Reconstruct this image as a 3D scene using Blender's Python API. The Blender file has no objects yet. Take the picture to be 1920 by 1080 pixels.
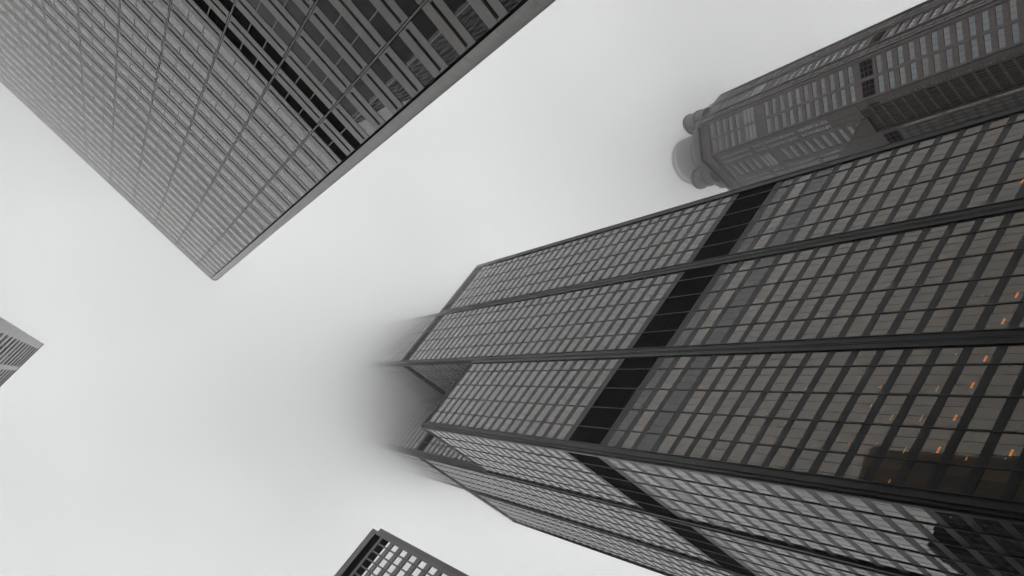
import bpy, math, random
from mathutils import Vector, Matrix
random.seed(7)
sc = bpy.context.scene
COL = sc.collection

# ------------------------------------------------------------------ camera
CAM = Vector((-64.184, 31.085, 1.6))
RW = [[0.6355183737958877, -0.4770494007879312, -0.6070751730846076],
      [0.6015092936943206, 0.7988634657858534, 0.0019320020636929933],
      [0.4840485163361107, -0.3663891813911682, 0.7946420587864196]]   # world -> (right, down, forward)
FPX, PX, PY = 1733.131, 960 + 550.77, 540 + 162.30
cd = bpy.data.cameras.new('camera')
cam = bpy.data.objects.new('camera', cd)
COL.objects.link(cam)
r, d, f = (Vector(v) for v in RW)
m = Matrix((( r.x, -d.x, -f.x), (r.y, -d.y, -f.y), (r.z, -d.z, -f.z)))
cam.matrix_world = Matrix.Translation(CAM) @ m.to_4x4()
cd.sensor_width = 36.0
cd.lens = FPX / 1920 * 36.0
cd.shift_x = -(PX - 960) / 1920
cd.shift_y = (PY - 540) / 1920
cd.clip_start = 0.1
cd.clip_end = 6000
sc.camera = cam

# ------------------------------------------------------------------ sky
SUN_EL, SUN_AZ = 35.0, -40.0          # degrees; azimuth counter-clockwise from east
world = bpy.data.worlds.new("World")
sc.world = world
world.use_nodes = True
nt = world.node_tree
nt.nodes.clear()
out = nt.nodes.new('ShaderNodeOutputWorld')
sky = nt.nodes.new('ShaderNodeTexSky')
sky.sky_type = 'NISHITA'
sky.sun_disc = False
sky.sun_elevation = math.radians(SUN_EL)
sky.sun_rotation = math.radians(90 - SUN_AZ)
hs = nt.nodes.new('ShaderNodeHueSaturation')
hs.inputs['Saturation'].default_value = 0.06
bg1 = nt.nodes.new('ShaderNodeBackground')
bg1.inputs['Strength'].default_value = 0.05
nt.links.new(sky.outputs[0], hs.inputs['Color'])
nt.links.new(hs.outputs[0], bg1.inputs['Color'])
tc = nt.nodes.new('ShaderNodeTexCoord')
sep = nt.nodes.new('ShaderNodeSeparateXYZ')
nt.links.new(tc.outputs['Generated'], sep.inputs[0])
ma = nt.nodes.new('ShaderNodeMapRange')         # overcast sky: three times brighter overhead than at the horizon
ma.inputs['From Min'].default_value = 0.0
ma.inputs['From Max'].default_value = 1.0
ma.inputs['To Min'].default_value = 0.02
ma.inputs['To Max'].default_value = 1.26
nt.links.new(sep.outputs['Z'], ma.inputs['Value'])
no = nt.nodes.new('ShaderNodeTexNoise')
no.inputs['Scale'].default_value = 4.0
no.inputs['Detail'].default_value = 3.0
nt.links.new(tc.outputs['Generated'], no.inputs['Vector'])
mn = nt.nodes.new('ShaderNodeMapRange')
mn.inputs['To Min'].default_value = 0.62
mn.inputs['To Max'].default_value = 1.38
nt.links.new(no.outputs['Fac'], mn.inputs['Value'])
mu = nt.nodes.new('ShaderNodeMath'); mu.operation = 'MULTIPLY'
nt.links.new(ma.outputs[0], mu.inputs[0]); nt.links.new(mn.outputs[0], mu.inputs[1])
bg2 = nt.nodes.new('ShaderNodeBackground')
bg2.inputs['Color'].default_value = (0.985, 0.995, 1.0, 1)
nt.links.new(mu.outputs[0], bg2.inputs['Strength'])
add = nt.nodes.new('ShaderNodeAddShader')
nt.links.new(bg1.outputs[0], add.inputs[0]); nt.links.new(bg2.outputs[0], add.inputs[1])
nt.links.new(add.outputs[0], out.inputs['Surface'])

sd = bpy.data.lights.new('sun', 'SUN')
sd.energy = 0.5
sd.angle = math.radians(30)
sd.color = (1.0, 0.97, 0.93)
sun = bpy.data.objects.new('sun', sd)
COL.objects.link(sun)
el, az = math.radians(SUN_EL), math.radians(SUN_AZ)
sdir = Vector((math.cos(el) * math.cos(az), math.cos(el) * math.sin(az), math.sin(el)))
sun.rotation_euler = sdir.to_track_quat('Z', 'Y').to_euler()
sun.location = (0, 0, 700)

sc.view_settings.view_transform = 'Standard'
sc.view_settings.look = 'None'
sc.view_settings.exposure = 0.0
sc.view_settings.gamma = 1.0
sc.render.engine = 'CYCLES'
sc.cycles.max_bounces = 24
sc.cycles.diffuse_bounces = 3
sc.cycles.glossy_bounces = 3
sc.cycles.transmission_bounces = 2
sc.cycles.volume_bounces = 20
sc.cycles.use_adaptive_sampling = True
sc.cycles.adaptive_threshold = 0.02
sc.cycles.volume_max_steps = 256
sc.cycles.volume_step_rate = 0.4
sc.cycles.use_denoising = True

# ------------------------------------------------------------------ materials
def mat(name, base, rough=0.6, metal=0.0, spec=0.5, ior=1.5, tint=False, speck=0.0, scale=3.0, bump=0.0, streak=0.0):
    mt = bpy.data.materials.new(name)
    mt.use_nodes = True
    n = mt.node_tree.nodes; l = mt.node_tree.links
    b = n['Principled BSDF']
    b.inputs['Roughness'].default_value = rough
    b.inputs['Metallic'].default_value = metal
    b.inputs['IOR'].default_value = ior
    b.inputs['Specular IOR Level'].default_value = spec
    src = None
    rgb = n.new('ShaderNodeRGB'); rgb.outputs[0].default_value = (*base, 1); src = rgb.outputs[0]
    def mult(a, bsock):
        x = n.new('ShaderNodeMix'); x.data_type = 'RGBA'; x.blend_type = 'MULTIPLY'; x.inputs[0].default_value = 1.0
        l.new(a, x.inputs[6]); l.new(bsock, x.inputs[7]); return x.outputs[2]
    if tint:
        at = n.new('ShaderNodeAttribute'); at.attribute_name = 'tint'
        src = mult(src, at.outputs['Color'])
    if speck > 0:
        co = n.new('ShaderNodeTexCoord')
        ns = n.new('ShaderNodeTexNoise'); ns.inputs['Scale'].default_value = scale; ns.inputs['Detail'].default_value = 6.0
        l.new(co.outputs['Object'], ns.inputs['Vector'])
        mr = n.new('ShaderNodeMapRange'); mr.inputs['From Min'].default_value = 0.3; mr.inputs['From Max'].default_value = 0.7
        mr.inputs['To Min'].default_value = 1 - speck; mr.inputs['To Max'].default_value = 1 + speck
        l.new(ns.outputs['Fac'], mr.inputs['Value'])
        cb = n.new('ShaderNodeCombineColor')
        for i in range(3): l.new(mr.outputs[0], cb.inputs[i])
        src = mult(src, cb.outputs[0])
    if streak > 0:
        co = n.new('ShaderNodeTexCoord')
        mp = n.new('ShaderNodeMapping'); mp.inputs['Scale'].default_value = (1.6, 1.6, 0.06)
        l.new(co.outputs['Object'], mp.inputs['Vector'])
        ns = n.new('ShaderNodeTexNoise'); ns.inputs['Scale'].default_value = 1.0; ns.inputs['Detail'].default_value = 5.0
        l.new(mp.outputs[0], ns.inputs['Vector'])
        mr = n.new('ShaderNodeMapRange'); mr.inputs['From Min'].default_value = 0.3; mr.inputs['From Max'].default_value = 0.7
        mr.inputs['To Min'].default_value = 1 - streak; mr.inputs['To Max'].default_value = 1 + streak * 0.6
        l.new(ns.outputs['Fac'], mr.inputs['Value'])
        cb = n.new('ShaderNodeCombineColor')
        for i in range(3): l.new(mr.outputs[0], cb.inputs[i])
        src = mult(src, cb.outputs[0])
        if not tint and rough > 0.2:
            rr = n.new('ShaderNodeMapRange'); rr.inputs['To Min'].default_value = rough - 0.12; rr.inputs['To Max'].default_value = rough + 0.12
            l.new(ns.outputs['Fac'], rr.inputs['Value']); l.new(rr.outputs[0], b.inputs['Roughness'])
    if bump > 0:
        co = n.new('ShaderNodeTexCoord')
        ns = n.new('ShaderNodeTexNoise'); ns.inputs['Scale'].default_value = 0.35; ns.inputs['Detail'].default_value = 2.0
        l.new(co.outputs['Object'], ns.inputs['Vector'])
        bp = n.new('ShaderNodeBump'); bp.inputs['Strength'].default_value = bump; bp.inputs['Distance'].default_value = 0.05
        l.new(ns.outputs['Fac'], bp.inputs['Height']); l.new(bp.outputs[0], b.inputs['Normal'])
    l.new(src, b.inputs['Base Color'])
    return mt

def mat_emit(name, col, s):
    mt = bpy.data.materials.new(name); mt.use_nodes = True
    b = mt.node_tree.nodes['Principled BSDF']
    b.inputs['Base Color'].default_value = (*col, 1)
    b.inputs['Emission Color'].default_value = (*col, 1)
    b.inputs['Emission Strength'].default_value = s
    return mt

M = {
    'black_metal': mat('black_anodised_metal', (0.012, 0.012, 0.013), rough=0.36, spec=0.15, streak=0.25),
    'black_trim': mat('black_trim', (0.012, 0.012, 0.013), rough=0.5, spec=0.3),
    'louver': mat('black_louver', (0.006, 0.006, 0.007), rough=0.8, spec=0.04),
    'bronze_glass': mat('bronze_glass', (0.62, 0.63, 0.66), rough=0.03, ior=1.86, tint=True, bump=0.10),
    'core': mat('dark_core', (0.015, 0.015, 0.016), rough=0.7, spec=0.2),
    'granite': mat('grey_granite', (0.50, 0.495, 0.48), rough=0.36, tint=True, speck=0.07, scale=2.2, streak=0.06),
    'granite_dark': mat('dark_joint', (0.03, 0.03, 0.03), rough=0.8, spec=0.2),
    'silver': mat('silver_mullion', (0.40, 0.40, 0.40), rough=0.4, metal=0.3),
    'grey_glass': mat('grey_glass', (1, 1, 1), rough=0.02, ior=1.8, tint=True, bump=0.15),
    'concrete': mat('pale_concrete', (0.72, 0.72, 0.70), rough=0.28, tint=True, speck=0.06, scale=0.8, streak=0.06),
    'brown_metal': mat('brown_grey_metal', (0.165, 0.132, 0.119), rough=0.45, tint=True, streak=0.15),
    'pale_glass': mat('pale_glass', (1.3, 1.3, 1.3), rough=0.06, metal=1.0, ior=2.0, tint=True, bump=0.1),
    'pink_granite': mat('brown_pink_granite', (0.205, 0.172, 0.163), rough=0.5, tint=True, speck=0.10, scale=0.8, streak=0.12),
    'blue_glass': mat('blue_grey_glass', (1, 1, 1), rough=0.04, ior=1.9, tint=True, bump=0.1),
    'roofing': mat('roofing', (0.12, 0.12, 0.12), rough=0.9, speck=0.1),
    'asphalt': mat('asphalt', (0.05, 0.05, 0.05), rough=0.9, speck=0.2, scale=4),
    'paving': mat('paving', (0.28, 0.27, 0.26), rough=0.85, speck=0.15, scale=2),
    'paint': mat('road_paint', (0.75, 0.75, 0.72), rough=0.7),
    'lamp': mat_emit('warm_lamp', (1.0, 0.34, 0.07), 0.3),
    'lamp_white': mat_emit('pale_lamp', (1.0, 0.55, 0.25), 0.3),
}

M['bronze_glass'].node_tree.nodes['Principled BSDF'].inputs['Specular Tint'].default_value = (1.0, 0.89, 0.775, 1)

# ------------------------------------------------------------------ mesh helpers
class MB:
    def __init__(s): s.v = []; s.f = []; s.c = []
    def quad(s, a, b, c, d, col=(1, 1, 1)):
        i = len(s.v); s.v += [a, b, c, d]; s.f.append((i, i + 1, i + 2, i + 3)); s.c.append(col)
    def hexa(s, p, col=(1, 1, 1)):
        i = len(s.v); s.v += p
        for q in ((0, 3, 2, 1), (4, 5, 6, 7), (0, 1, 5, 4), (1, 2, 6, 5), (2, 3, 7, 6), (3, 0, 4, 7)):
            s.f.append(tuple(i + k for k in q)); s.c.append(col)
    def box(s, x0, x1, y0, y1, z0, z1, col=(1, 1, 1)):
        s.hexa([(x0, y0, z0), (x1, y0, z0), (x1, y1, z0), (x0, y1, z0), (x0, y0, z1), (x1, y0, z1), (x1, y1, z1), (x0, y1, z1)], col)
    def prism(s, pts, z0, z1, col=(1, 1, 1)):
        i = len(s.v); n = len(pts)
        s.v += [(x, y, z0) for x, y in pts] + [(x, y, z1) for x, y in pts]
        s.f.append(tuple(i + k for k in reversed(range(n)))); s.c.append(col)
        s.f.append(tuple(i + n + k for k in range(n))); s.c.append(col)
        for k in range(n):
            j = (k + 1) % n
            s.f.append((i + k, i + j, i + n + j, i + n + k)); s.c.append(col)
    def build(s, name, material, parent=None, smooth=False):
        me = bpy.data.meshes.new(name)
        me.from_pydata(s.v, [], s.f)
        a = me.color_attributes.new('tint', 'FLOAT_COLOR', 'CORNER')
        buf = []
        for fc, c in zip(s.f, s.c): buf += [c[0], c[1], c[2], 1.0] * len(fc)
        a.data.foreach_set('color', buf)
        me.materials.append(material)
        if smooth:
            for p in me.polygons: p.use_smooth = True
        me.update()
        o = bpy.data.objects.new(name, me)
        COL.objects.link(o)
        if parent is not None: o.parent = parent
        return o

class Face:
    """a facade: s runs along it, z up, d outward"""
    def __init__(s, o, u, n): s.o = Vector(o); s.u = Vector(u); s.n = Vector(n)
    def p(s, a, z, d=0.0):
        q = s.o + s.u * a + s.n * d
        return (q.x, q.y, s.o.z + z)
    def box(s, mb, s0, s1, z0, z1, d0, d1, col=(1, 1, 1)):
        if s1 - s0 < 1e-4 or z1 - z0 < 1e-4: return
        P = s.p
        pts = [P(s0, z0, d0), P(s1, z0, d0), P(s1, z0, d1), P(s0, z0, d1), P(s0, z1, d0), P(s1, z1, d0), P(s1, z1, d1), P(s0, z1, d1)]
        # orient so normals face out
        if s.u.cross(Vector((0, 0, 1))).dot(s.n) > 0: pass
        mb.hexa(pts, col)
    def pane(s, mb, s0, s1, z0, z1, d, col, wob=0.004):
        a, b, c, e = (random.uniform(-wob, wob) for _ in range(4))
        mb.quad(s.p(s0, z0, d + a), s.p(s1, z0, d + b), s.p(s1, z1, d + c), s.p(s0, z1, d + a + c - b), col)

def thing(name, label, cat, loc=(0, 0, 0), rz=0.0, group=None):
    o = bpy.data.objects.new(name, None)
    COL.objects.link(o)
    o.location = loc; o.rotation_euler = (0, 0, rz); o.empty_display_size = 2
    o['label'] = label; o['category'] = cat
    if group: o['group'] = group
    return o

def local_matrix(root): return Matrix.Translation(root.location) @ Matrix.Rotation(root.rotation_euler.z, 4, 'Z')

def to_px(w):
    q = Vector(w) - CAM
    x, y, z = q.dot(r), q.dot(d), q.dot(f)
    if z < 1e-3: return None
    return PX + FPX * x / z, PY + FPX * y / z

def screen_area(pts):
    P = [to_px(w) for w in pts]
    if any(q is None for q in P): return 0.0
    cx = sum(q[0] for q in P) / len(P); cy = sum(q[1] for q in P) / len(P)
    if not (-10 < cx < 1930 and -10 < cy < 1090): return 0.0
    a = 0.0
    for i in range(len(P)):
        j = (i + 1) % len(P); a += P[i][0] * P[j][1] - P[j][0] * P[i][1]
    return abs(a) / 2

class Windows:
    """collects windows (each a few panes); the 100 largest in view become parts, the rest one part"""
    def __init__(s, root, material): s.root = root; s.m = local_matrix(root); s.mat = material; s.items = []
    def add(s, face, s0, s1, z0, z1, panes, d=0.0, visible=True):
        """panes: list of (s0, s1, z0, z1, colour)"""
        ar = 0.0
        if visible:
            nw = s.m.to_3x3() @ face.n
            cw = s.m @ Vector(face.p((s0 + s1) / 2, (z0 + z1) / 2, d))
            if (CAM - cw).dot(nw) > 0:
                ar = screen_area([s.m @ Vector(face.p(a, z, d)) for a, z in ((s0, z0), (s1, z0), (s1, z1), (s0, z1))])
        s.items.append((ar, face, panes, d))
    def finish(s, n=100):
        it = sorted(s.items, key=lambda t: -t[0])
        big = [t for t in it[:n] if t[0] > 3]
        rest = it[len(big):]
        for _, face, panes, d in big:
            mb = MB()
            for a0, a1, b0, b1, c in panes: face.pane(mb, a0, a1, b0, b1, d, c)
            mb.build('window', s.mat, s.root)
        mb = MB()
        for _, face, panes, d in rest:
            for a0, a1, b0, b1, c in panes: face.pane(mb, a0, a1, b0, b1, d, c)
        if mb.v:
            o = mb.build('window', s.mat, s.root); o['kind'] = 'stuff'

# ------------------------------------------------------------------ ground
def ground():
    g = MB(); g.box(-700, 700, -700, 700, -1.0, 0.0)
    o = g.build('ground', M['asphalt']); o['kind'] = 'structure'
    # Wacker-like avenue and the cross street, with raised pavements
    rd = MB(); rd.quad((-66, -400, .004), (-34, -400, .004), (-34, 400, .004), (-66, 400, .004))
    rd.quad((-34, 5, .004), (400, 5, .004), (400, 22, .004), (-34, 22, .004))
    o = rd.build('road', M['asphalt']); o['kind'] = 'structure'
    pv = MB()
    pv.box(-34, -3, -400, 5, 0, .14); pv.box(-34, 400, 22, 24.5, 0, .14); pv.box(-3, 400, 1.2, 5, 0, .14)
    pv.box(-34, -30.6, 24.5, 400, 0, .14); pv.box(-69.8, -66, 30.5, 400, 0, .14); pv.box(-69.8, -66, -400, 12, 0, .14)
    o = pv.build('pavement', M['paving']); o['kind'] = 'structure'
    ln = MB()
    for y in range(-390, 390, 9):
        ln.quad((-50.1, y, .008), (-49.95, y, .008), (-49.95, y + 3, .008), (-50.1, y + 3, .008))
    for x in range(-20, 390, 9):
        ln.quad((x, 13.4, .008), (x + 3, 13.4, .008), (x + 3, 13.55, .008), (x, 13.55, .008))
    o = ln.build('road_marking', M['paint']); o['kind'] = 'structure'
ground()

# ------------------------------------------------------------------ the black stepped tower
T = 22.86
H50, H66, H90, HTOP = 266.0, 346.5, 470.0, 575.0
def tower_levels():
    """(z0, z1, kind) rows: w window, v wide window, m louvred band, l pale lip"""
    L = []
    t = 103.07
    k = 6
    tops = []
    while k > -16:
        tops.append(t + 5.22 * k); k -= 1
    for z in sorted(tops):
        if z - 3.55 > 18: L.append((z - 3.55, z, 'w'))
    L += [(2.0, 15.5, 'w')]
    L += [(136.5, 141.5, 'v'), (143.3, 147.0, 'w'), (149.2, 152.6, 'v')]
    L += [(155.4, 169.2, 'm')]
    z = 171.9
    for i in range(18): L.append((z, z + 3.45, 'w')); z += 5.46
    z = 270.1
    for i in range(13): L.append((z, z + 3.4, 'w')); z += 5.3
    L += [(338.4, 345.8, 'm')]
    z = 349.0
    while z < 459: L.append((z, z + 3.4, 'w')); z += 5.2
    L += [(460.5, 468.0, 'm')]
    z = 472
    while z < 545: L.append((z, z + 3.4, 'w')); z += 5.2
    L += [(546, 573, 'm')]
    return sorted(L)
LEV = tower_levels()
BROWN = [(0.085, 0.066, 0.047), (0.066, 0.058, 0.046), (0.105, 0.076, 0.048), (0.050, 0.050, 0.046), (0.076, 0.066, 0.040), (0.100, 0.066, 0.046)]
GREYS = [(0.058, 0.056, 0.052), (0.050, 0.049, 0.047), (0.066, 0.063, 0.056), (0.048, 0.049, 0.049), (0.056, 0.054, 0.046), (0.070, 0.062, 0.054)]
def tower():
    root = thing('skyscraper', 'black stepped tower with bronze windows, its head lost in cloud', 'skyscraper')
    wall = MB(); mull = MB(); trim = MB(); dimp = MB(); louv = MB(); core = MB()
    win = Windows(root, M['bronze_glass'])
    hts = {(0, 0): H50, (1, 0): H90, (2, 0): H66, (0, 1): HTOP, (1, 1): HTOP, (2, 1): H90, (0, 2): H66, (1, 2): H90, (2, 2): H50}
    bands = {}
    lamps = MB()
    for (i, j), h in hts.items():
        x0, y1 = i * T, -j * T
        e = 0.30
        core.box(x0 + e, x0 + T - e, y1 - T + e, y1 - e, 0.0, h - 0.35)
        sides = {'W': (Face((x0, y1, 0), (0, -1, 0), (-1, 0, 0)), (i - 1, j)), 'N': (Face((x0, y1, 0), (1, 0, 0), (0, 1, 0)), (i, j - 1)),
                 'E': (Face((x0 + T, y1, 0), (0, -1, 0), (1, 0, 0)), (i + 1, j)), 'S': (Face((x0, y1 - T, 0), (1, 0, 0), (0, -1, 0)), (i, j + 1))}
        for sd_, (F, nb) in sides.items():
            zb = hts.get(nb, 0.0)
            if zb >= h: continue
            outer = nb not in hts
            # which ends of this side are outer corners of what shows
            if sd_ == 'W': a0 = 1.85 if (j == 0 or zb > 0) else 1.165; a1 = T - 1.165
            elif sd_ == 'N': a0 = 1.0; a1 = T - 1.0
            else: a0 = a1 = None; a0 = 1.1; a1 = T - 1.1
            if sd_ == 'W' and j == 2: a1 = T - 1.7
            lines = [5.3, 9.8, 14.35, 18.9] if sd_ == 'W' else [4.6, 9.1, 13.6, 18.15]
            rows = [q for q in LEV if q[0] >= zb + 0.5 and q[1] <= h - 0.3]
            zprev = zb
            near = sd_ in 'WN'
            for z0, z1, k in rows:
                F.box(wall, a0, a1, zprev, z0, -0.3, 0.03)
                zprev = z1
                if k == 'm':
                    bk = bands.setdefault(round(z0), MB())
                    F.box(bk, a0, a1, z0, z1, -0.25, -0.12)
                    n = int((z1 - z0) / 0.9)
                    for q in range(n):
                        zz = z0 + (q + .5) * (z1 - z0) / n
                        F.box(bk, a0, a1, zz - 0.05, zz + 0.05, -0.12, -0.05)
                    # pale metal lip under and over the louvres
                    F.box(trim, a0, a1, z0 - 1.0, z0 - 0.02, 0.03, 0.06); F.box(trim, a0, a1, z1 + 0.02, z1 + 0.9, 0.03, 0.06)
                    continue
                if k == 'v':
                    F.box(dimp, a0, a1, z0, z1, -0.3, 0.0)
                    continue
                # windows per bay
                edges = [a0] + lines + [a1]
                for b in range(5):
                    b0, b1 = edges[b], edges[b + 1]
                    if b == 0: cuts = [b0] + [c for c in (b1 - 3.0, b1 - 1.5) if c > b0 + .2] + [b1]
                    elif b == 4: cuts = [b0] + [c for c in (b0 + 1.5, b0 + 3.0) if c < b1 - .2] + [b1]
                    else: cuts = [b0, b0 + (b1 - b0) / 3, b0 + 2 * (b1 - b0) / 3, b1]
                    bc = random.choice(BROWN) if z0 < 150 else random.choice(GREYS)
                    panes = []
                    for c0, c1 in zip(cuts, cuts[1:]):
                        cc = random.choice(BROWN if z0 < 150 else GREYS) if random.random() < .3 else bc
                        g = random.uniform(0.75, 1.25)
                        if sd_ == 'N': cc = tuple(.25 * sum(cc) / 3 for _ in range(3))  # north panes darkened and greyed: dark reflections put into the glass colour
                        if k == 'v': cc = (0.020, 0.020, 0.020); g = random.uniform(.8, 1.1)
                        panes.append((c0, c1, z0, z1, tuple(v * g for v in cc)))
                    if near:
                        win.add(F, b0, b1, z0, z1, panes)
                    else:
                        win.add(F, b0, b1, z0, z1, [(b0, b1, z0, z1, bc)], visible=False)
            F.box(wall, a0, a1, zprev, h, -0.3, 0.03)
            zlo = zb + 0.01
            # bay fins and thin pane lines
            for s_ in lines:
                F.box(mull, s_ - 0.10, s_ + 0.10, zlo, h - 0.02, 0.0, 0.13)
            if near:
                allc = []
                edges = [a0] + lines + [a1]
                for b in range(5):
                    b0, b1 = edges[b], edges[b + 1]
                    if b == 0: allc += [b1 - 1.5] + ([b1 - 3.0] if b1 - 3.0 > b0 + .2 else [])
                    elif b == 4: allc += [b0 + 1.5] + ([b0 + 3.0] if b0 + 3.0 < b1 - .2 else [])
                    else: allc += [b0 + (b1 - b0) / 3, b0 + 2 * (b1 - b0) / 3]
                for s_ in allc:
                    for z0, z1, k in rows:
                        if k == 'm': continue
                        F.box(mull, s_ - 0.022, s_ + 0.022, z0 - 0.01, z1 + 0.01, -0.02, 0.022)
            # column covers at both ends of the side
            for (c0, c1) in ((0.0, a0), (a1, T)):
                F.box(wall, c0 + 0.003, c1 - 0.16, zlo, h - 0.01, -0.3, 0.16) if c0 == 0 else F.box(wall, c0 + 0.16, c1 - 0.003, zlo, h - 0.01, -0.3, 0.16)
            if sd_ == 'W' and (j == 0 or zb > 0):
                F.box(mull, 0.55, 1.25, zlo, h - 0.02, 0.165, 0.34)
            if near:
                F.box(mull, 0.06, 0.24, zlo, h - 0.02, 0.165, 0.24)
                F.box(mull, T - 0.24, T - 0.06, zlo, h - 0.02, 0.165, 0.24)
            F.box(mull, a0 - 0.155, a0 - 0.03, zlo, h - 0.02, -0.3, -0.05)
            if sd_ == 'N':
                F.box(mull, T - 0.95, T - 0.45, zlo, h - 0.03, 0.165, 0.42)
                if i > 0 or zb > 0: F.box(mull, 0.45, 0.95, zlo, h - 0.03, 0.165, 0.42)
            elif sd_ == 'W':
                F.box(mull, a1 + 0.02, a1 + 0.2, zlo, h - 0.03, 0.165, 0.30)
                F.box(mull, a0 - 0.2, a0 - 0.02, zlo, h - 0.03, 0.165, 0.30)
            # parapet cap
            F.box(trim, 0.004, T - 0.004, h - 0.55, h + 0.25, 0.165, 0.30)
    wall.build('wall', M['black_metal'], root)
    core.build('body', M['core'], root)
    dimp.build('blind_panel', mat('blind_panel', (0.035, 0.034, 0.033), rough=0.2, spec=0.35, streak=.2), root)
    mull.build('mullion', M['black_trim'], root)
    trim.build('trim', M['black_metal'], root)
    for z, mb in bands.items():
        o = mb.build('louver_band', M['louver'], root)
    for (i, j), h in hts.items():
        rf = MB()
        rf.box(i * T + .31, i * T + T - .31, -j * T - T + .31, -j * T - .31, h - 0.34, h - 0.05)
        rf.build('roof', M['roofing'], root)
    win.finish()
    # rooftop antennas
    for x in (34.3 - 9, 34.3 - 30 + 9):
        a = MB()
        for k in range(12):
            t0, t1 = k * math.pi / 6, (k + 1) * math.pi / 6
            y = -34.3
            a.hexa([(x, y, HTOP), (x + 1.6 * math.cos(t0), y + 1.6 * math.sin(t0), HTOP), (x + 1.6 * math.cos(t1), y + 1.6 * math.sin(t1), HTOP), (x, y, HTOP),
                    (x, y, HTOP + 70), (x + .5 * math.cos(t0), y + .5 * math.sin(t0), HTOP + 70), (x + .5 * math.cos(t1), y + .5 * math.sin(t1), HTOP + 70), (x, y, HTOP + 70)])
        a.build('antenna', M['silver'], root)
    # lit ceiling lamps seen through the lower windows
    FW = Face((0, 0, 0), (0, -1, 0), (-1, 0, 0)); FN = Face((0, 0, 0), (1, 0, 0), (0, 1, 0))
    LP = [(15.47, 89.51, 's'), (15.32, 79.45, 'l'), (15.89, 74.22, 'b'), (12.49, 89.43, 's'), (10.95, 84.58, 'l'), (11.0, 79.51, 'l'), (11.31, 74.3, 'b'), (6.68, 89.58, 's'),
          (7.11, 84.69, 't'), (6.56, 79.51, 'l'), (6.95, 74.33, 'b'), (6.15, 69.73, 's'), (7.35, 64.19, 'b'), (6.6, 64.6, 't'), (2.26, 79.32, 's'), (29.39, 74.49, 'b'),
          (25.32, 74.48, 'b'), (19.74, 74.31, 'b'), (29.69, 80.1, 't'), (28.34, 80.05, 't'), (21.01, 94.38, 't'), (20.53, 79.42, 't'), (28.15, 104.86, 't'),
          (15.45, 89.9, 't'), (14.9, 110.13, 't'), (14.97, 104.91, 's'), (50.58, 84.05, 'b'), (59.79, 109.92, 's'), (46.74, 84.13, 's')]
    SZ = {'b': (0.42, 0.17), 's': (0.22, 0.07), 'l': (0.45, 0.04), 't': (0.07, 0.05)}
    for s_, z, k in LP:
        a, b = SZ[k]
        mb = MB(); FW.box(mb, s_ - a, s_ + a, z - b, z + b, 0.006, 0.02)
        mb.build('ceiling_lamp', M['lamp_white'] if k in 'tl' else M['lamp'], root)
    for s_, z, k in [(9.6, 72.92, 's'), (1.96, 70.04, 't'), (4.68, 73.61, 't')]:
        a, b = SZ[k]
        mb = MB(); FN.box(mb, s_ - a, s_ + a, z - b, z + b, 0.006, 0.02)
        mb.build('ceiling_lamp', M['lamp_white'] if k == 't' else M['lamp'], root)
tower()

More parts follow.
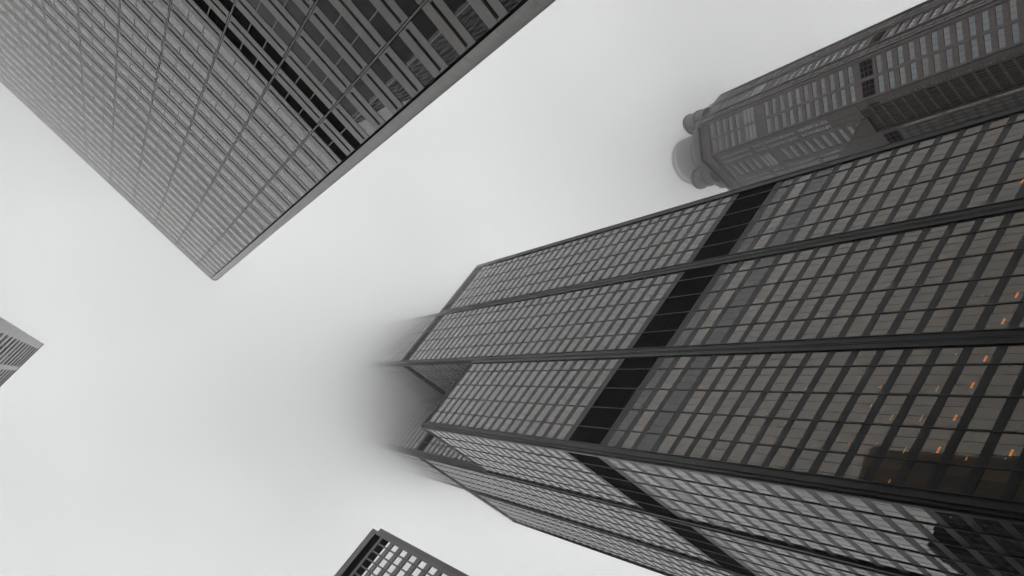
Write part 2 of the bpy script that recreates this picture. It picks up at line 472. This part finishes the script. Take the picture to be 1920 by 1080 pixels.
# ------------------------------------------------------------------ the grey granite tower (upper left)
def granite_tower():
    a = math.radians(9.361)
    # local frame: X along the facade (east), Y = outward (towards the camera); facade plane y = 0, s measured from the camera's foot
    foot = Vector((CAM.x + math.sin(a) * 18.86, CAM.y - math.cos(a) * 18.86, 0))
    root = thing('granite_tower', 'grey granite tower with ribbon windows, two rows of them black', 'office tower', foot, a)
    F = Face((0, 0, 0), (1, 0, 0), (0, 1, 0))
    H = 158.0
    W = 3.5574
    s0 = -0.3697
    E = -1.42                       # groove beside the corner panel
    seams = [s0 - k * W for k in range(1, 27)]         # -3.93, -7.48, ...
    back = MB(); pts = [(seams[-1] - .2, -0.12), (E - 0.05, -0.12), (-1.12, -0.9), (-3.4, -52), (seams[-1] - .2, -52)]
    back.prism(pts[::-1], 0, H - 0.6)
    back.build('body', M['granite_dark'], root)
    strip = MB(); mul = MB(); groove = MB()
    win = Windows(root, M['grey_glass'])
    bays = [(seams[0], E)] + [(seams[k + 1], seams[k]) for k in range(25)]
    nfl = 25
    for bi, (b0, b1) in enumerate(bays):
        l, rr = b0 + 0.08, b1 - 0.08
        if bi == 0: rr = b1 - 0.09
        for n in range(-15, nfl):
            g = 61.38 + 3.885 * n                       # groove centre
            if g < 3: continue
            bright = random.uniform(0.93, 1.07); c = (bright, bright * random.uniform(.985, 1.0), bright * random.uniform(.97, 1.0))
            c2 = tuple(v * random.uniform(.96, 1.04) for v in c)
            ztop = 64.98 - 61.38 - 1.75 + g             # bottom of the next window above
            wt = g - 0.97                               # top of the window under this groove
            F.box(strip, l, rr, wt, g - 0.17, -0.30, 0.0, c)
            zn = g + 3.885 - 0.97 - 1.76
            if n == nfl - 1: zn = H
            F.box(strip, l, rr, g + 0.17, min(zn, H), -0.30, 0.012, c2)
            # short end blocks so that the groove stops before the seam
            F.box(strip, l, l + 0.10, g - 0.17, g + 0.17, -0.34, -0.008, c); F.box(strip, rr - 0.10, rr, g - 0.17, g + 0.17, -0.34, -0.008, c)
            w0, w1 = g - 0.97 - 1.76, g - 0.97
            if w0 < 1: continue
            np_ = 2 if bi == 0 else 3
            black = n in (1, 2)
            panes = []
            for k in range(np_):
                p0 = l + (rr - l) * k / np_; p1 = l + (rr - l) * (k + 1) / np_
                if black: cc = (0.004, 0.004, 0.004)
                else:
                    v = random.uniform(0.05, 0.11); cc = (v, v * .99, v * .95)
                    if n < 1: v = random.uniform(0.008, 0.02); cc = (v, v, v)  # lower panes darkened: reflection of a dark building put into their colour
                panes.append((p0, p1, w0, w1, cc))
                if k: F.box(mul, p0 - 0.03, p0 + 0.03, w0, w1, -0.20, 0.0)
            if black:
                for q in panes: F.box(groove, q[0], q[1], q[2], q[3], -0.20, -0.05)
            else:
                win.add(F, l, rr, w0, w1, panes, d=-0.025)
    strip.build('wall', M['granite'], root)
    mul.build('mullion', M['silver'], root)
    groove.build('louver_panel', M['louver'], root)
    # seam ribs
    rib = MB()
    for s_ in seams:
        F.box(rib, s_ - 0.035, s_ + 0.035, 0, H - .1, -0.30, -0.01, (.9, .9, .9))
    rib.build('rib', M['granite'], root)
    # rounded corner panel with storey joints
    cor = MB()
    cx, cy, R_ = E + 0.07, -0.62, 0.62
    prof = [(E + 0.05, 0.0)]
    prof = [(E + 0.05, -0.34), (E + 0.05, 0.0)]
    N = 8
    cxx = -1.36
    for k in range(N + 1):
        t = math.pi / 2 * (1 - k / N)
        prof.append((cxx + 0.56 * math.cos(t), -0.56 + 0.56 * math.sin(t)))
    prof += [(-3.3, -52.0), (-4.0, -52.0), (-1.6, -0.95)]
    z = 0.0
    while z < H - 0.1:
        z1 = min(z + 3.885, H)
        v = random.uniform(1.25, 1.38)
        cor.prism([(x, y) for x, y in prof][::-1], z + 0.012, z1 - 0.012, (v, v * .995, v * .98))
        z = z1
    cor.build('corner_panel', M['granite'], root)
    cop = MB()
    F.box(cop, seams[-1] - .2, E + 0.03, H + 0.004, H + 0.45, -0.9, 0.06)
    cop.prism([(cxx + 0.03, 0.06)] + [(cxx + 0.62 * math.cos(math.pi / 2 * (1 - k / 8)), -0.56 + 0.62 * math.sin(math.pi / 2 * (1 - k / 8))) for k in range(1, 9)] + [(-3.25, -52), (-4.0, -52), (cxx + .03, -0.9)], H + 0.004, H + 0.45)
    cop.build('coping', M['granite'], root)
    win.finish()
granite_tower()

# ------------------------------------------------------------------ pale concrete tower (left edge)
def concrete_tower():
    a = math.radians(1.0)           # facade direction = north, turned by one degree
    dd = 6.0
    # local X = along facade northwards ; local -Y ... use rotation of 91 degrees: X -> north, Y -> west
    foot = Vector((CAM.x - math.cos(a) * dd, CAM.y - math.sin(a) * dd, 0))
    root = thing('concrete_tower', 'pale concrete tower with flat columns, only its roof corner in view', 'office tower', foot, math.radians(91))
    F = Face((0, 0, 0), (1, 0, 0), (0, -1, 0))
    H = 130.2
    body = MB(); body.box(0.30, 45, 0.08, 26, 0, H - .3); body.build('body', M['core'], root)
    col = MB(); sp = MB(); mul = MB()
    win = Windows(root, M['grey_glass'])
    c0 = 0.165
    col.box(c0, 0.86, -0.04, 0.6, 0, H, (1, 1, 1)); col.box(c0, 0.5, 0.6, 26, 0, H, (1, 1, 1))
    s_ = 0.86
    mod = 2.42
    while s_ < 44:
        e = s_ + mod
        n = 0
        z = H - 0.5
        while z > 4:
            v = random.uniform(.93, 1.05)
            F.box(sp, s_, e, z - 1.75, z, -0.3, 0.0, (v, v, v * .98))
            panes = []
            for k in range(3):
                p0, p1 = s_ + mod * k / 3, s_ + mod * (k + 1) / 3
                g = random.uniform(.28, .42)
                panes.append((p0, p1, z - 4.14, z - 1.75, (g, g, g)))
            F.box(mul, s_, e, z - 2.95, z - 2.85, -0.1, 0.0)
            win.add(F, s_, e, z - 4.14, z - 1.75, panes, d=-0.03)
            z -= 4.14
        for k in (1, 2): F.box(mul, s_ + mod * k / 3 - .025, s_ + mod * k / 3 + .025, 0, H - .6, -0.30, 0.03)
        col.box(e, e + 0.5, -0.05, 0.3, 0, H - 0.02, (1, 1, 1))
        s_ = e + 0.5
    col.build('column', M['concrete'], root)
    sp.build('wall', M['concrete'], root)
    mul.build('mullion', M['silver'], root)
    cp = MB(); F.box(cp, c0 - 0.03, 45, H + .003, H + .35, -26, 0.09); cp.build('coping', M['concrete'], root)
    win.finish()
concrete_tower()

# ------------------------------------------------------------------ brown lattice tower (bottom edge)
def lattice_tower():
    dd = 34.0
    a = math.radians(2.414)
    foot = Vector((CAM.x + math.cos(a) * dd, CAM.y + math.sin(a) * dd, 0))
    root = thing('lattice_tower', 'brown grey tower with a grid of pale windows under a dark slot', 'office tower', foot, math.radians(92.414))
    # local X = north along the west facade, local Y = west (outward)
    F = Face((0, 0, 0), (1, 0, 0), (0, 1, 0))
    D = dd
    Z = lambda t: t * D + 1.6
    S = lambda t: t * D
    body = MB(); body.box(S(-.088), 60, -42, -0.5, 0, Z(3.70)); body.build('body', M['core'], root)
    w = MB()
    # stepped corner columns
    F.box(w, S(-.0920), S(-.0775), 0, Z(3.716), -1.2, -0.22, (.85, .85, .85))
    F.box(w, S(-.0775), S(-.0640), 0, Z(3.770), -0.6, 0.0, (1, 1, 1))
    F.box(w, S(-.0640), 60, Z(3.705), Z(3.770), -0.6, 0.002, (1, 1, 1))        # roof fascia
    F.box(w, S(-.0640), 60, Z(3.590), Z(3.619), -0.6, -0.01, (.95, .95, .95))    # beam under the slot
    F.box(w, S(-.0775), 60, Z(3.770) + .003, Z(3.770) + .1, -0.9, 0.03, (.9, .9, .9))
    w.build('wall', M['brown_metal'], root)
    sl = MB(); F.box(sl, S(-.0640), 60, Z(3.619), Z(3.705), -1.0, -0.2); F.box(sl, S(-.0640), 60, Z(3.500), Z(3.590), -1.0, -0.10); sl.build('louver_slot', M['louver'], root)
    mul = MB(); win = Windows(root, M['pale_glass']); sp = MB(); bar = MB()
    pitch = 0.0305
    cols = []
    x = -.0640
    edges = [(-.0635, -.0440)]
    x = -.0380
    while x * D < 58: edges.append((x, x + 0.0245)); x += pitch
    for k, (e0, e1) in enumerate(edges):
        m1 = edges[k + 1][0] if k + 1 < len(edges) else e1 + .006
        F.box(mul, S(e1), S(m1), 0, Z(3.590), -0.6, -0.02, (.8, .8, .8))
        t = 3.4278 + .1145
        first = True
        while t > .3:
            zt = t - 0.006              # under the dark line
            top = min(zt, 3.502)
            if top - (t - .062) > .01:
                v = random.uniform(.52, .66); h = random.uniform(-.02, .02)
                win.add(F, S(e0), S(e1), Z(t - .062), Z(top), [(S(e0), S(e1), Z(t - .062), Z(top), (v + h, v - .01, v - h - .01))], d=-0.07)
            g = random.uniform(.8, 1.1)
            F.box(sp, S(e0), S(e1), Z(t - .1080), Z(t - .062), -0.5, -0.06, (g, g, g * random.uniform(.97, 1.02)))
            F.box(bar, S(e0), S(e1), Z(t - .1145), Z(t - .1080), -0.5, -0.04)
            t -= .1145
    mul.build('mullion', M['brown_metal'], root)
    sp.build('spandrel', mat('grey_spandrel', (.24, .235, .23), rough=.5, tint=True), root)
    bar.build('rail', M['black_trim'], root)
    rf = MB(); rf.box(S(-.088) + .01, 59.9, -41.9, -0.62, Z(3.70) + .002, Z(3.72)); rf.build('roof', M['roofing'], root)
    # the other sides, plainer
    sd2 = MB(); FS = Face((S(-.0920), -0.3, 0), (0, -1, 0), (-1, 0, 0))
    for k in range(14): FS.box(sd2, 1 + k * 3.0, 1.8 + k * 3.0, 0, Z(3.70), -.3, -.02)
    for k in range(31): FS.box(sd2, 1.0, 41, k * 3.9 + 3, k * 3.9 + 4.6, -.3, -.04)
    sd2.build('side_wall', M['brown_metal'], root)
    win.finish()
lattice_tower()

# ------------------------------------------------------------------ dark block across the side street (seen only in reflections)
def dark_block():
    root = thing('office_block', 'dark office block seen only as a reflection in the black tower', 'office block', (58, 30, 0), 0)
    b = MB(); b.box(-2, 26, 0, 40, 0, 140); b.box(26, 75, 0, 40, 0, 158); b.box(5, 14, 4, 12, 140, 146)
    b.build('wall', M['core'], root)
    F = Face((0, 0, 0), (1, 0, 0), (0, -1, 0))
    p = MB()
    for k in range(34): F.box(p, -2, 75, k * 4.1 + 3, k * 4.1 + 4.3, 0.002, .15)
    for k in range(20): F.box(p, -1.5 + k * 4, -0.9 + k * 4, 0, 139, .003, .3)
    p.build('trim', M['black_metal'], root)
dark_block()

# ------------------------------------------------------------------ octagonal tower (upper right)
def octagonal_tower():
    cx, cy = 31.60, -145.40
    root = thing('octagonal_tower', 'octagonal brown stone tower with a crown of round drums', 'skyscraper', (cx, cy, 0), 0)
    PL = Vector((15.776 - cx, -137.641 - cy)); PR = Vector((23.833 - cx, -129.861 - cy))
    def octo(side, ext=0.0, inset=0.0):
        """half lengths of the straight sides"""
        h = side; q = 15.8 - inset
        return [(-q, h), (-h, q), (h + ext, q), (q + ext, h), (q + ext, -h), (h + ext, -q), (-h, -q), (-q, -h)]
    stone = MB(); win = Windows(root, M['blue_glass']); dark = MB(); mul = MB(); dk_ = MB()
    # shafts
    core = MB()
    core.prism(octo(7.6, inset=.6)[::-1], 0, 279.5)
    core.prism([(7.0, 15.0), (12.2, 15.0), (12.2, -6), (7.0, -6)][::-1], 0, 272.2)
    core.build('body', mat('shaft_stone', (0.20, 0.168, 0.16), rough=.5, speck=.12, scale=.5, streak=.15), root)
    u = (0.7193, 0.6947); n = (-0.6947, 0.7193)
    mid = (PL + PR) / 2
    FNW = Face((mid.x, mid.y, 0), (u[0], u[1], 0), (n[0], n[1], 0))
    FN = Face((PR.x, PR.y, 0), (1, 0, 0), (0, 1, 0))
    FW = Face((PL.x, PL.y, 0), (0, 1, 0), (-1, 0, 0))        # s negative goes south
    FE = Face((15.8, 0, 0), (0, 1, 0), (1, 0, 0)); FS = Face((0, -15.8, 0), (1, 0, 0), (0, -1, 0))
    zs = [143.5 + 4.16 * k - 4.16 * 33 for k in range(33)] + [143.5 + 4.16 * k for k in range(11)]
    zs = [z for z in zs if z > 12]
    zu = [196.9 + 4.07 * k for k in range(11)]
    zt = [254.4 + 3.9 * k for k in range(5)]
    rows = [(z, z + 2.0) for z in zs + zu + zt]
    segs = [(253.6, 270.5), (245.2, 251.0), (228.4, 243.6), (212.0, 226.2), (196.4, 210.3), (171.5, 185.6), (155.4, 169.6), (139.2, 153.3), (123.0, 137.1), (106.9, 121.0), (90.8, 104.9), (74.6, 88.8), (58.5, 72.6), (42.3, 56.5)]
    def tone():
        v = random.uniform(.30, .42); w = random.random()
        return (v * (.86 if w < .7 else 1.0), v * .98, v * (1.06 if w < .7 else .98))
    def surround(F, a, b, za, zb, d=0.22):
        pass
    def pale():
        v = random.uniform(.30, .42); return (v * .97, v, v)
    def punched(F, cols, a, b, lo, hi, d=0.25, dk=False):
        """stone skin with openings; cols = [(s0, s1, kind)]"""
        ed = a
        for s0, s1, k in cols:
            F.box(stone, ed, s0, lo, hi, -0.2, d, (1, 1, 1)); ed = s1
            zz = lo
            ops = []
            if k == 'w':
                ops = [(z0, z1) for z0, z1 in rows]
            else:
                ops = [q for q in segs]
            ops = sorted(q for q in ops if q[0] > lo + .2 and q[1] < hi - .1)
            if k == 'w': ops = [q for q in ops]
            for z0, z1 in ops:
                v = random.uniform(.9, 1.1)
                F.box(stone, s0, s1, zz, z0, -0.2, d - 0.07, (v, v * random.uniform(.95, 1.0), v * random.uniform(.95, 1.0)))
                zz = z1
                if k == 'w':
                    win.add(F, s0, s1, z0, z1, [(s0, s1, z0, z1, tone())], d=0.06)
                    for q in (1, 2): 
                        x = s0 + (s1 - s0) * q / 3
                        F.box(mul, x - .03, x + .03, z0, z1, 0.06, 0.12)
                else:
                    np_ = max(2, int(round((z1 - z0) / 1.37)))
                    panes = []
                    for q in range(np_):
                        y0 = z0 + (z1 - z0) * q / np_; y1 = z0 + (z1 - z0) * (q + 1) / np_
                        panes.append((s0, s1, y0, y1, pale() if z1 < 190 and F is FN else tone()))
                        if q: F.box(mul, s0, s1, y0 - .06, y0 + .06, 0.06, 0.14)
                    win.add(F, s0, s1, z0, z1, panes, d=0.06)
            F.box(stone, s0, s1, zz, hi, -0.2, d - 0.07, (1, 1, 1))
        F.box(stone, ed, b, lo, hi, -0.2, d, (1, 1, 1))
    # north-west front: pairs of wide windows, a louvre block and a tall triple window
    def block(F, s0, s1, z0, z1, kind):
        if kind == 'louver':
            F.box(stone, s0, s1, z0, z1, 0.181, 0.20, (.8, .8, .8))
            for i in range(3):
                for j in range(3):
                    a_ = s0 + .15 + (s1 - s0 - .15) * i / 3; b_ = s0 + (s1 - s0 - .15) * (i + 1) / 3
                    c_ = z0 + .2 + (z1 - z0 - .2) * j / 3; e_ = z0 + (z1 - z0 - .2) * (j + 1) / 3
                    F.box(dark, a_, b_, c_, e_, 0.10, 0.23)
            for j in (1, 2):
                y = z0 + .1 + (z1 - z0 - .2) * j / 3
                F.box(mul, s0, s1, y - .05, y + .09, 0.20, 0.34)
        else:
            panes = [(s0, s1, z0 + (z1 - z0) * j / 3, z0 + (z1 - z0) * (j + 1) / 3, tone()) for j in range(3)]
            win.add(F, s0, s1, z0, z1, panes, d=0.27)
            for j in (1, 2):
                y = z0 + (z1 - z0) * j / 3
                F.box(mul, s0, s1, y - .05, y + .05, 0.26, 0.34)
    punched(FNW, [(-4.7, -.25, 'w'), (.6, 4.95, 'w')], -5.6, 5.6, 0, 272.6)
    for s0, s1 in ((-4.7, -.25), (.6, 4.95)):
        block(FNW, s0, s1, 188.6, 193.9, 'louver'); block(FNW, s0, s1, 245.4, 251.3, 'tall')
    # mid pier, edge piers
    FNW.box(stone, -5.6, -5.0, 0, 279, 0.25, 0.45, (.95, .95, .95)); FNW.box(stone, 5.2, 5.6, 0, 279, 0.25, 0.45, (.95, .95, .95))
    # north front
    NC = [(1.35, 2.65, 'p'), (3.3, 4.5, 'p'), (5.9, 10.6, 'w'), (12.15, 13.25, 'p'), (13.85, 15.05, 'p')]
    punched(FN, NC, 0.0, 15.5, 197.6, 274, d=0.24)
    block(FN, 5.9, 10.6, 245.4, 251.3, 'tall')
    FN.box(stone, 15.5, 20.5, 0, 272.3, -2.0, 0.2, (.95, .95, .95))
    punched(FN, [(1.45, 2.15, 'p')], 0.0, 2.5, 0, 197.5, d=0.24)
    for s0, s1, z0, z1 in ((.6, 4.1, 188.8, 193.9),):
        block(FN, s0, s1, z0, z1, 'louver')
    # dark bay windows of the lower north side
    for (s0, s1, dep) in ((2.7, 9.9, 0.3),):
        FN.box(dk_, s0, s1, 0, 196.5, -0.2, dep - .22)
        for k in range(47):
            FN.box(stone, s0, s1, k * 4.16 + 1.2, k * 4.16 + 2.2, dep - .22, dep - 0.02, (.95, .95, .95))
        for k in range(1, 10):
            x = s0 + (s1 - s0) * k / 10
            FN.box(mul, x - .06, x + .06, 0, 196.5, dep - .2, dep + (.25 if k % 3 == 0 else .08))
    # gabled shoulder standing forward of the north side
    sh = MB()
    P0 = [(2.7, 0.3), (9.9, 0.3)]
    def fp(s, z, dd): return FN.p(s, z, dd)
    sh.hexa([fp(9.95, 0, -.2), fp(20.4, 0, -.2), fp(20.4, 0, 1.3), fp(9.95, 0, 1.3), fp(9.95, 209.0, -.2), fp(20.4, 232.0, -.2), fp(20.4, 230.0, 1.3), fp(9.95, 207.0, 1.3)], (.8, .8, .8))
    sh.hexa([fp(5.0, 196.6, -.2), fp(9.94, 196.6, -.2), fp(9.94, 196.6, 1.2), fp(5.0, 196.6, .6), fp(5.0, 200.2, -.2), fp(9.94, 209.0, -.2), fp(9.94, 207.0, 1.2), fp(5.0, 199.2, .6)], (.8, .8, .8))
    sh.build('shoulder', M['pink_granite'], root)
    FSH = Face((PR.x, PR.y + 1.3, 0), (1, 0, 0), (0, 1, 0))
    for sg in segs:
        if sg[1] < 187:
            np_ = 7
            panes = [(10.12, 10.6, sg[0] + (sg[1] - sg[0]) * q / np_, sg[0] + (sg[1] - sg[0]) * (q + 1) / np_, pale()) for q in range(np_)]
            win.add(FSH, 10.12, 10.6, sg[0], sg[1], panes, d=0.03)
            for q in range(1, np_):
                y = sg[0] + (sg[1] - sg[0]) * q / np_; FSH.box(mul, 10.12, 10.6, y - .07, y + .07, 0.03, .1)
    block(FSH, 10.9, 15.0, 189.0, 195.0, 'louver')
    for k in range(45):
        FSH.box(dk_, 11.2, 20.0, k * 4.16 + 2.2, k * 4.16 + 3.6, 0.004, .05)
    for k in range(9): FSH.box(mul, 11.2 + k * 1.1 - .05, 11.2 + k * 1.1 + .05, 0, 187, 0.05, .25)
    # west front
    WC = [(-15.05, -13.85, 'p'), (-13.25, -12.15, 'p'), (-9.9, -4.9, 'w'), (-3.9, -3.0, 'p'), (-2.2, -1.3, 'p')]
    punched(FW, WC, -15.5, 0.0, 0, 279.2, d=0.24)
    block(FW, -9.9, -4.9, 188.6, 193.9, 'louver'); block(FW, -9.9, -4.9, 245.4, 251.3, 'tall')
    for s_ in (-15.4, -11.4, -10.6, -4.3, -0.35): FW.box(stone, s_ - .2, s_ + .2, 0, 279, 0.25, 0.6, (.9, .9, .9))
    # far sides, plainer
    for F, h in ((FE, 7.7), (FS, 7.7)):
        for z in range(4, 268, 4): F.box(dark, -h + 1, h - 1, z, z + 2, 0.02, .06)
    for k in range(66): FW.box(stone, -15.5, 0, k * 4.16, k * 4.16 + .12, 0.24, 0.34, (.8, .8, .8))
    # cornices and the crown
    cr = MB()
    cr.prism(octo(7.9, 0, -0.25)[::-1], 272.8, 273.8); cr.prism(octo(7.9, 0, -0.35)[::-1], 279.6, 280.6)
    cr.prism([(-15.8, 5.2), (-5.2, 15.8), (5.2, 15.8), (15.8, 5.2), (15.8, -5.2), (5.2, -15.8), (-5.2, -15.8), (-15.8, -5.2)][::-1], 280.7, 284.5)
    cr.prism([(-14, 5.2), (-5.2, 14), (5.2, 14), (14, 5.2), (14, -5.2), (5.2, -14), (-5.2, -14), (-14, -5.2)][::-1], 284.6, 288.5)
    cr.build('cornice', M['pink_granite'], root)
    stone.build('wall', M['pink_granite'], root)
    dark.build('louver_panel', M['louver'], root); dk_.build('dark_glazing', mat('dark_glazing', (.035, .033, .032), rough=.3, ior=1.6), root)
    mul.build('mullion', M['brown_metal'], root)
    win.finish()
    def drum(name, x, y, rad, z0, z1, material, n=40, par=None):
        b = MB()
        for k in range(n):
            t0, t1 = 2 * math.pi * k / n, 2 * math.pi * (k + 1) / n
            b.quad((x + rad * math.cos(t0), y + rad * math.sin(t0), z0), (x + rad * math.cos(t1), y + rad * math.sin(t1), z0),
                   (x + rad * math.cos(t1), y + rad * math.sin(t1), z1), (x + rad * math.cos(t0), y + rad * math.sin(t0), z1), (1, 1, 1))
        b.v += [(x + rad * math.cos(2 * math.pi * k / n), y + rad * math.sin(2 * math.pi * k / n), z) for z in (z0, z1) for k in range(n)]
        i = len(b.v) - 2 * n
        b.f.append(tuple(i + k for k in range(n))); b.c.append((1, 1, 1)); b.f.append(tuple(i + n + k for k in range(n))); b.c.append((1, 1, 1))
        o = b.build(name, material, par or root)
        return o
    for (x, y) in ((-14.2, 0.6), (0, 14.2), (14.2, 0), (0, -14.2)):
        tu = drum('turret', x, y, 3.3, 280.65, 292.5, M['pink_granite'])
        drum('cap', x, y, 3.75, 292.55, 293.6, M['pink_granite'], par=tu)
        drum('collar', x, y, 3.7, 286, 287, M['pink_granite'], par=tu)
    dr = drum('drum', 0, 0, 8.6, 288.6, 309.5, mat('crown_glass', (.34, .34, .33), rough=.25, ior=1.6))
    dm = MB()
    for k in range(48):
        t = 2 * math.pi * k / 48; c, s_ = math.cos(t), math.sin(t)
        q = [(8.62 * c - .1 * s_, 8.62 * s_ + .1 * c), (8.62 * c + .1 * s_, 8.62 * s_ - .1 * c), (8.9 * c + .1 * s_, 8.9 * s_ - .1 * c), (8.9 * c - .1 * s_, 8.9 * s_ + .1 * c)]
        if k % 3 == 0: dm.prism(q[::-1], 288.6, 312.0, (1, 1, 1))
        else: dm.prism(q[::-1], 288.6, 309.5, (1, 1, 1))
    for z0, z1, ri, ro in ((312.0, 313.4, 8.3, 9.0), (309.55, 310.2, 0.0, 8.95), (299, 299.4, 8.5, 8.95)):
        for k in range(48):
            t0, t1 = 2 * math.pi * k / 48, 2 * math.pi * (k + 1) / 48
            dm.hexa([(ri * math.cos(t0), ri * math.sin(t0), z0), (ro * math.cos(t0), ro * math.sin(t0), z0), (ro * math.cos(t1), ro * math.sin(t1), z0), (ri * math.cos(t1), ri * math.sin(t1), z0),
                     (ri * math.cos(t0), ri * math.sin(t0), z1), (ro * math.cos(t0), ro * math.sin(t0), z1), (ro * math.cos(t1), ro * math.sin(t1), z1), (ri * math.cos(t1), ri * math.sin(t1), z1)])
    dm.build('frame', M['pink_granite'], dr)
octagonal_tower()

# ------------------------------------------------------------------ air
def haze():
    b = MB(); b.box(-420, 460, -420, 420, -1.5, 240)
    mt = bpy.data.materials.new('haze'); mt.use_nodes = True
    n = mt.node_tree.nodes; l = mt.node_tree.links
    n.remove(n['Principled BSDF'])
    v = n.new('ShaderNodeVolumePrincipled')
    v.inputs['Color'].default_value = (0.98, 0.98, 0.98, 1)
    v.inputs['Density'].default_value = 0.00014
    v.inputs['Anisotropy'].default_value = 0.5
    l.new(v.outputs[0], n['Material Output'].inputs['Volume'])
    o = b.build('haze', mt); o['kind'] = 'stuff'
def low_cloud():
    """a cloud sheet that thickens upwards: stacked layers of even density in one mesh, each with a gently rolling underside"""
    LAY = [(286, .0022), (302, .005), (316, .012), (328, .024), (340, .042), (353, .060), (368, .064)]
    ZT = 443.0
    X0, X1, Y0, Y1, N = -480.0, 540.0, -540.0, 480.0, 110
    def roll(x, y, k):
        dip = -14.0 * math.exp(-((x - 22) ** 2 + (y + 150) ** 2) / 62.0 ** 2) - 17.0 * math.exp(-((x - 50) ** 2 + (y + 210) ** 2) / 115.0 ** 2) + 23.0 * math.exp(-((x - 20) ** 2 + (y + 25) ** 2) / 52.0 ** 2)
        return dip + 5.0 * math.sin(x / 61.0 + k * .35) * math.cos(y / 53.0 - k * .3) + 3.4 * math.sin((x + y) / 37.0 + k * .5) + 3.2 * math.cos((x - 1.6 * y) / 19.0 + k) + 3.0 * math.sin(x / 9.5 + 1.3 * math.sin(y / 14.0)) * math.cos(y / 11.0 + math.sin(x / 21.0)) + 1.6 * math.sin((x + y) / 7.0 + 2 * math.cos((x - y) / 16.0))
    def heap(x, y):
        return 1.25 * (9 * math.sin(x / 47.0 + 1.1) * math.sin(y / 58.0 + .4) + 8 * math.sin((x + 2 * y) / 71.0) + 6 * math.cos((2 * x - y) / 43.0 + 2) + 3.5 * math.sin(x / 17.0 + y / 23.0))
    tops = [z for z, _ in LAY[1:]] + [ZT]
    n1 = N + 1; off = n1 * n1
    for li, ((z0, den), z1) in enumerate(zip(LAY, tops)):
        V = []; Fc = []
        for side in (0, 1):
            for j in range(n1):
                for i in range(n1):
                    x = X0 + (X1 - X0) * i / N; y = Y0 + (Y1 - Y0) * j / N
                    if side == 0: z = z0 + roll(x, y, 0)
                    else: z = z1 + (roll(x, y, 0) if li < len(LAY) - 1 else heap(x, y)) - 0.25
                    V.append((x, y, z))
        q = lambda i, j, s_: s_ * off + j * n1 + i
        for j in range(N):
            for i in range(N):
                Fc.append((q(i, j, 0), q(i, j + 1, 0), q(i + 1, j + 1, 0), q(i + 1, j, 0)))
                Fc.append((q(i, j, 1), q(i + 1, j, 1), q(i + 1, j + 1, 1), q(i, j + 1, 1)))
        for i in range(N):
            Fc.append((q(i, 0, 0), q(i + 1, 0, 0), q(i + 1, 0, 1), q(i, 0, 1)))
            Fc.append((q(i + 1, N, 0), q(i, N, 0), q(i, N, 1), q(i + 1, N, 1)))
            Fc.append((q(0, i + 1, 0), q(0, i, 0), q(0, i, 1), q(0, i + 1, 1)))
            Fc.append((q(N, i, 0), q(N, i + 1, 0), q(N, i + 1, 1), q(N, i, 1)))
        me = bpy.data.meshes.new('low_cloud')
        me.from_pydata(V, [], Fc)
        mt = bpy.data.materials.new('low_cloud'); mt.use_nodes = True
        n = mt.node_tree.nodes; l = mt.node_tree.links
        n.remove(n['Principled BSDF'])
        v = n.new('ShaderNodeVolumePrincipled')
        v.inputs['Color'].default_value = (1, 1, 1, 1)
        v.inputs['Anisotropy'].default_value = 0.88
        v.inputs['Density'].default_value = den
        l.new(v.outputs[0], n['Material Output'].inputs['Volume'])
        me.materials.append(mt); me.update()
        o = bpy.data.objects.new('low_cloud', me); COL.objects.link(o); o['kind'] = 'stuff'
def mist():
    """thin wisps hanging below the cloud sheet, round the crown of the far tower and between the two western towers"""
    for (cx, cy, cz), (rx, ry, rz), den in (((30, -138, 272), (38, 40, 100), .0040), ((31, -142, 300), (28, 32, 44), .008), ((33, -144, 306), (20, 24, 26), .012),
                                            ((-108, 8, 128), (48, 44, 62), .0040), ((-110, 10, 132), (34, 32, 46), .0050)):
        nu, nv = 36, 18
        V = []; Fc = []
        for j in range(nv + 1):
            ph = math.pi * j / nv - math.pi / 2
            for i in range(nu):
                th = 2 * math.pi * i / nu
                w = 1 + .12 * math.sin(3 * th + 2 * ph + cx) * math.cos(ph) + .08 * math.cos(5 * th - 3 * ph) * math.cos(ph)
                V.append((cx + rx * w * math.cos(ph) * math.cos(th), cy + ry * w * math.cos(ph) * math.sin(th), cz + rz * math.sin(ph)))
        for j in range(nv):
            for i in range(nu):
                k = (i + 1) % nu
                Fc.append((j * nu + i, j * nu + k, (j + 1) * nu + k, (j + 1) * nu + i))
        me = bpy.data.meshes.new('mist'); me.from_pydata(V, [], Fc)
        mt = bpy.data.materials.new('mist'); mt.use_nodes = True
        n = mt.node_tree.nodes; l = mt.node_tree.links
        n.remove(n['Principled BSDF'])
        v = n.new('ShaderNodeVolumePrincipled')
        v.inputs['Color'].default_value = (1, 1, 1, 1); v.inputs['Anisotropy'].default_value = 0.85; v.inputs['Density'].default_value = den
        l.new(v.outputs[0], n['Material Output'].inputs['Volume'])
        me.materials.append(mt); me.update()
        o = bpy.data.objects.new('mist', me); COL.objects.link(o); o['kind'] = 'stuff'
haze()
low_cloud()
mist()
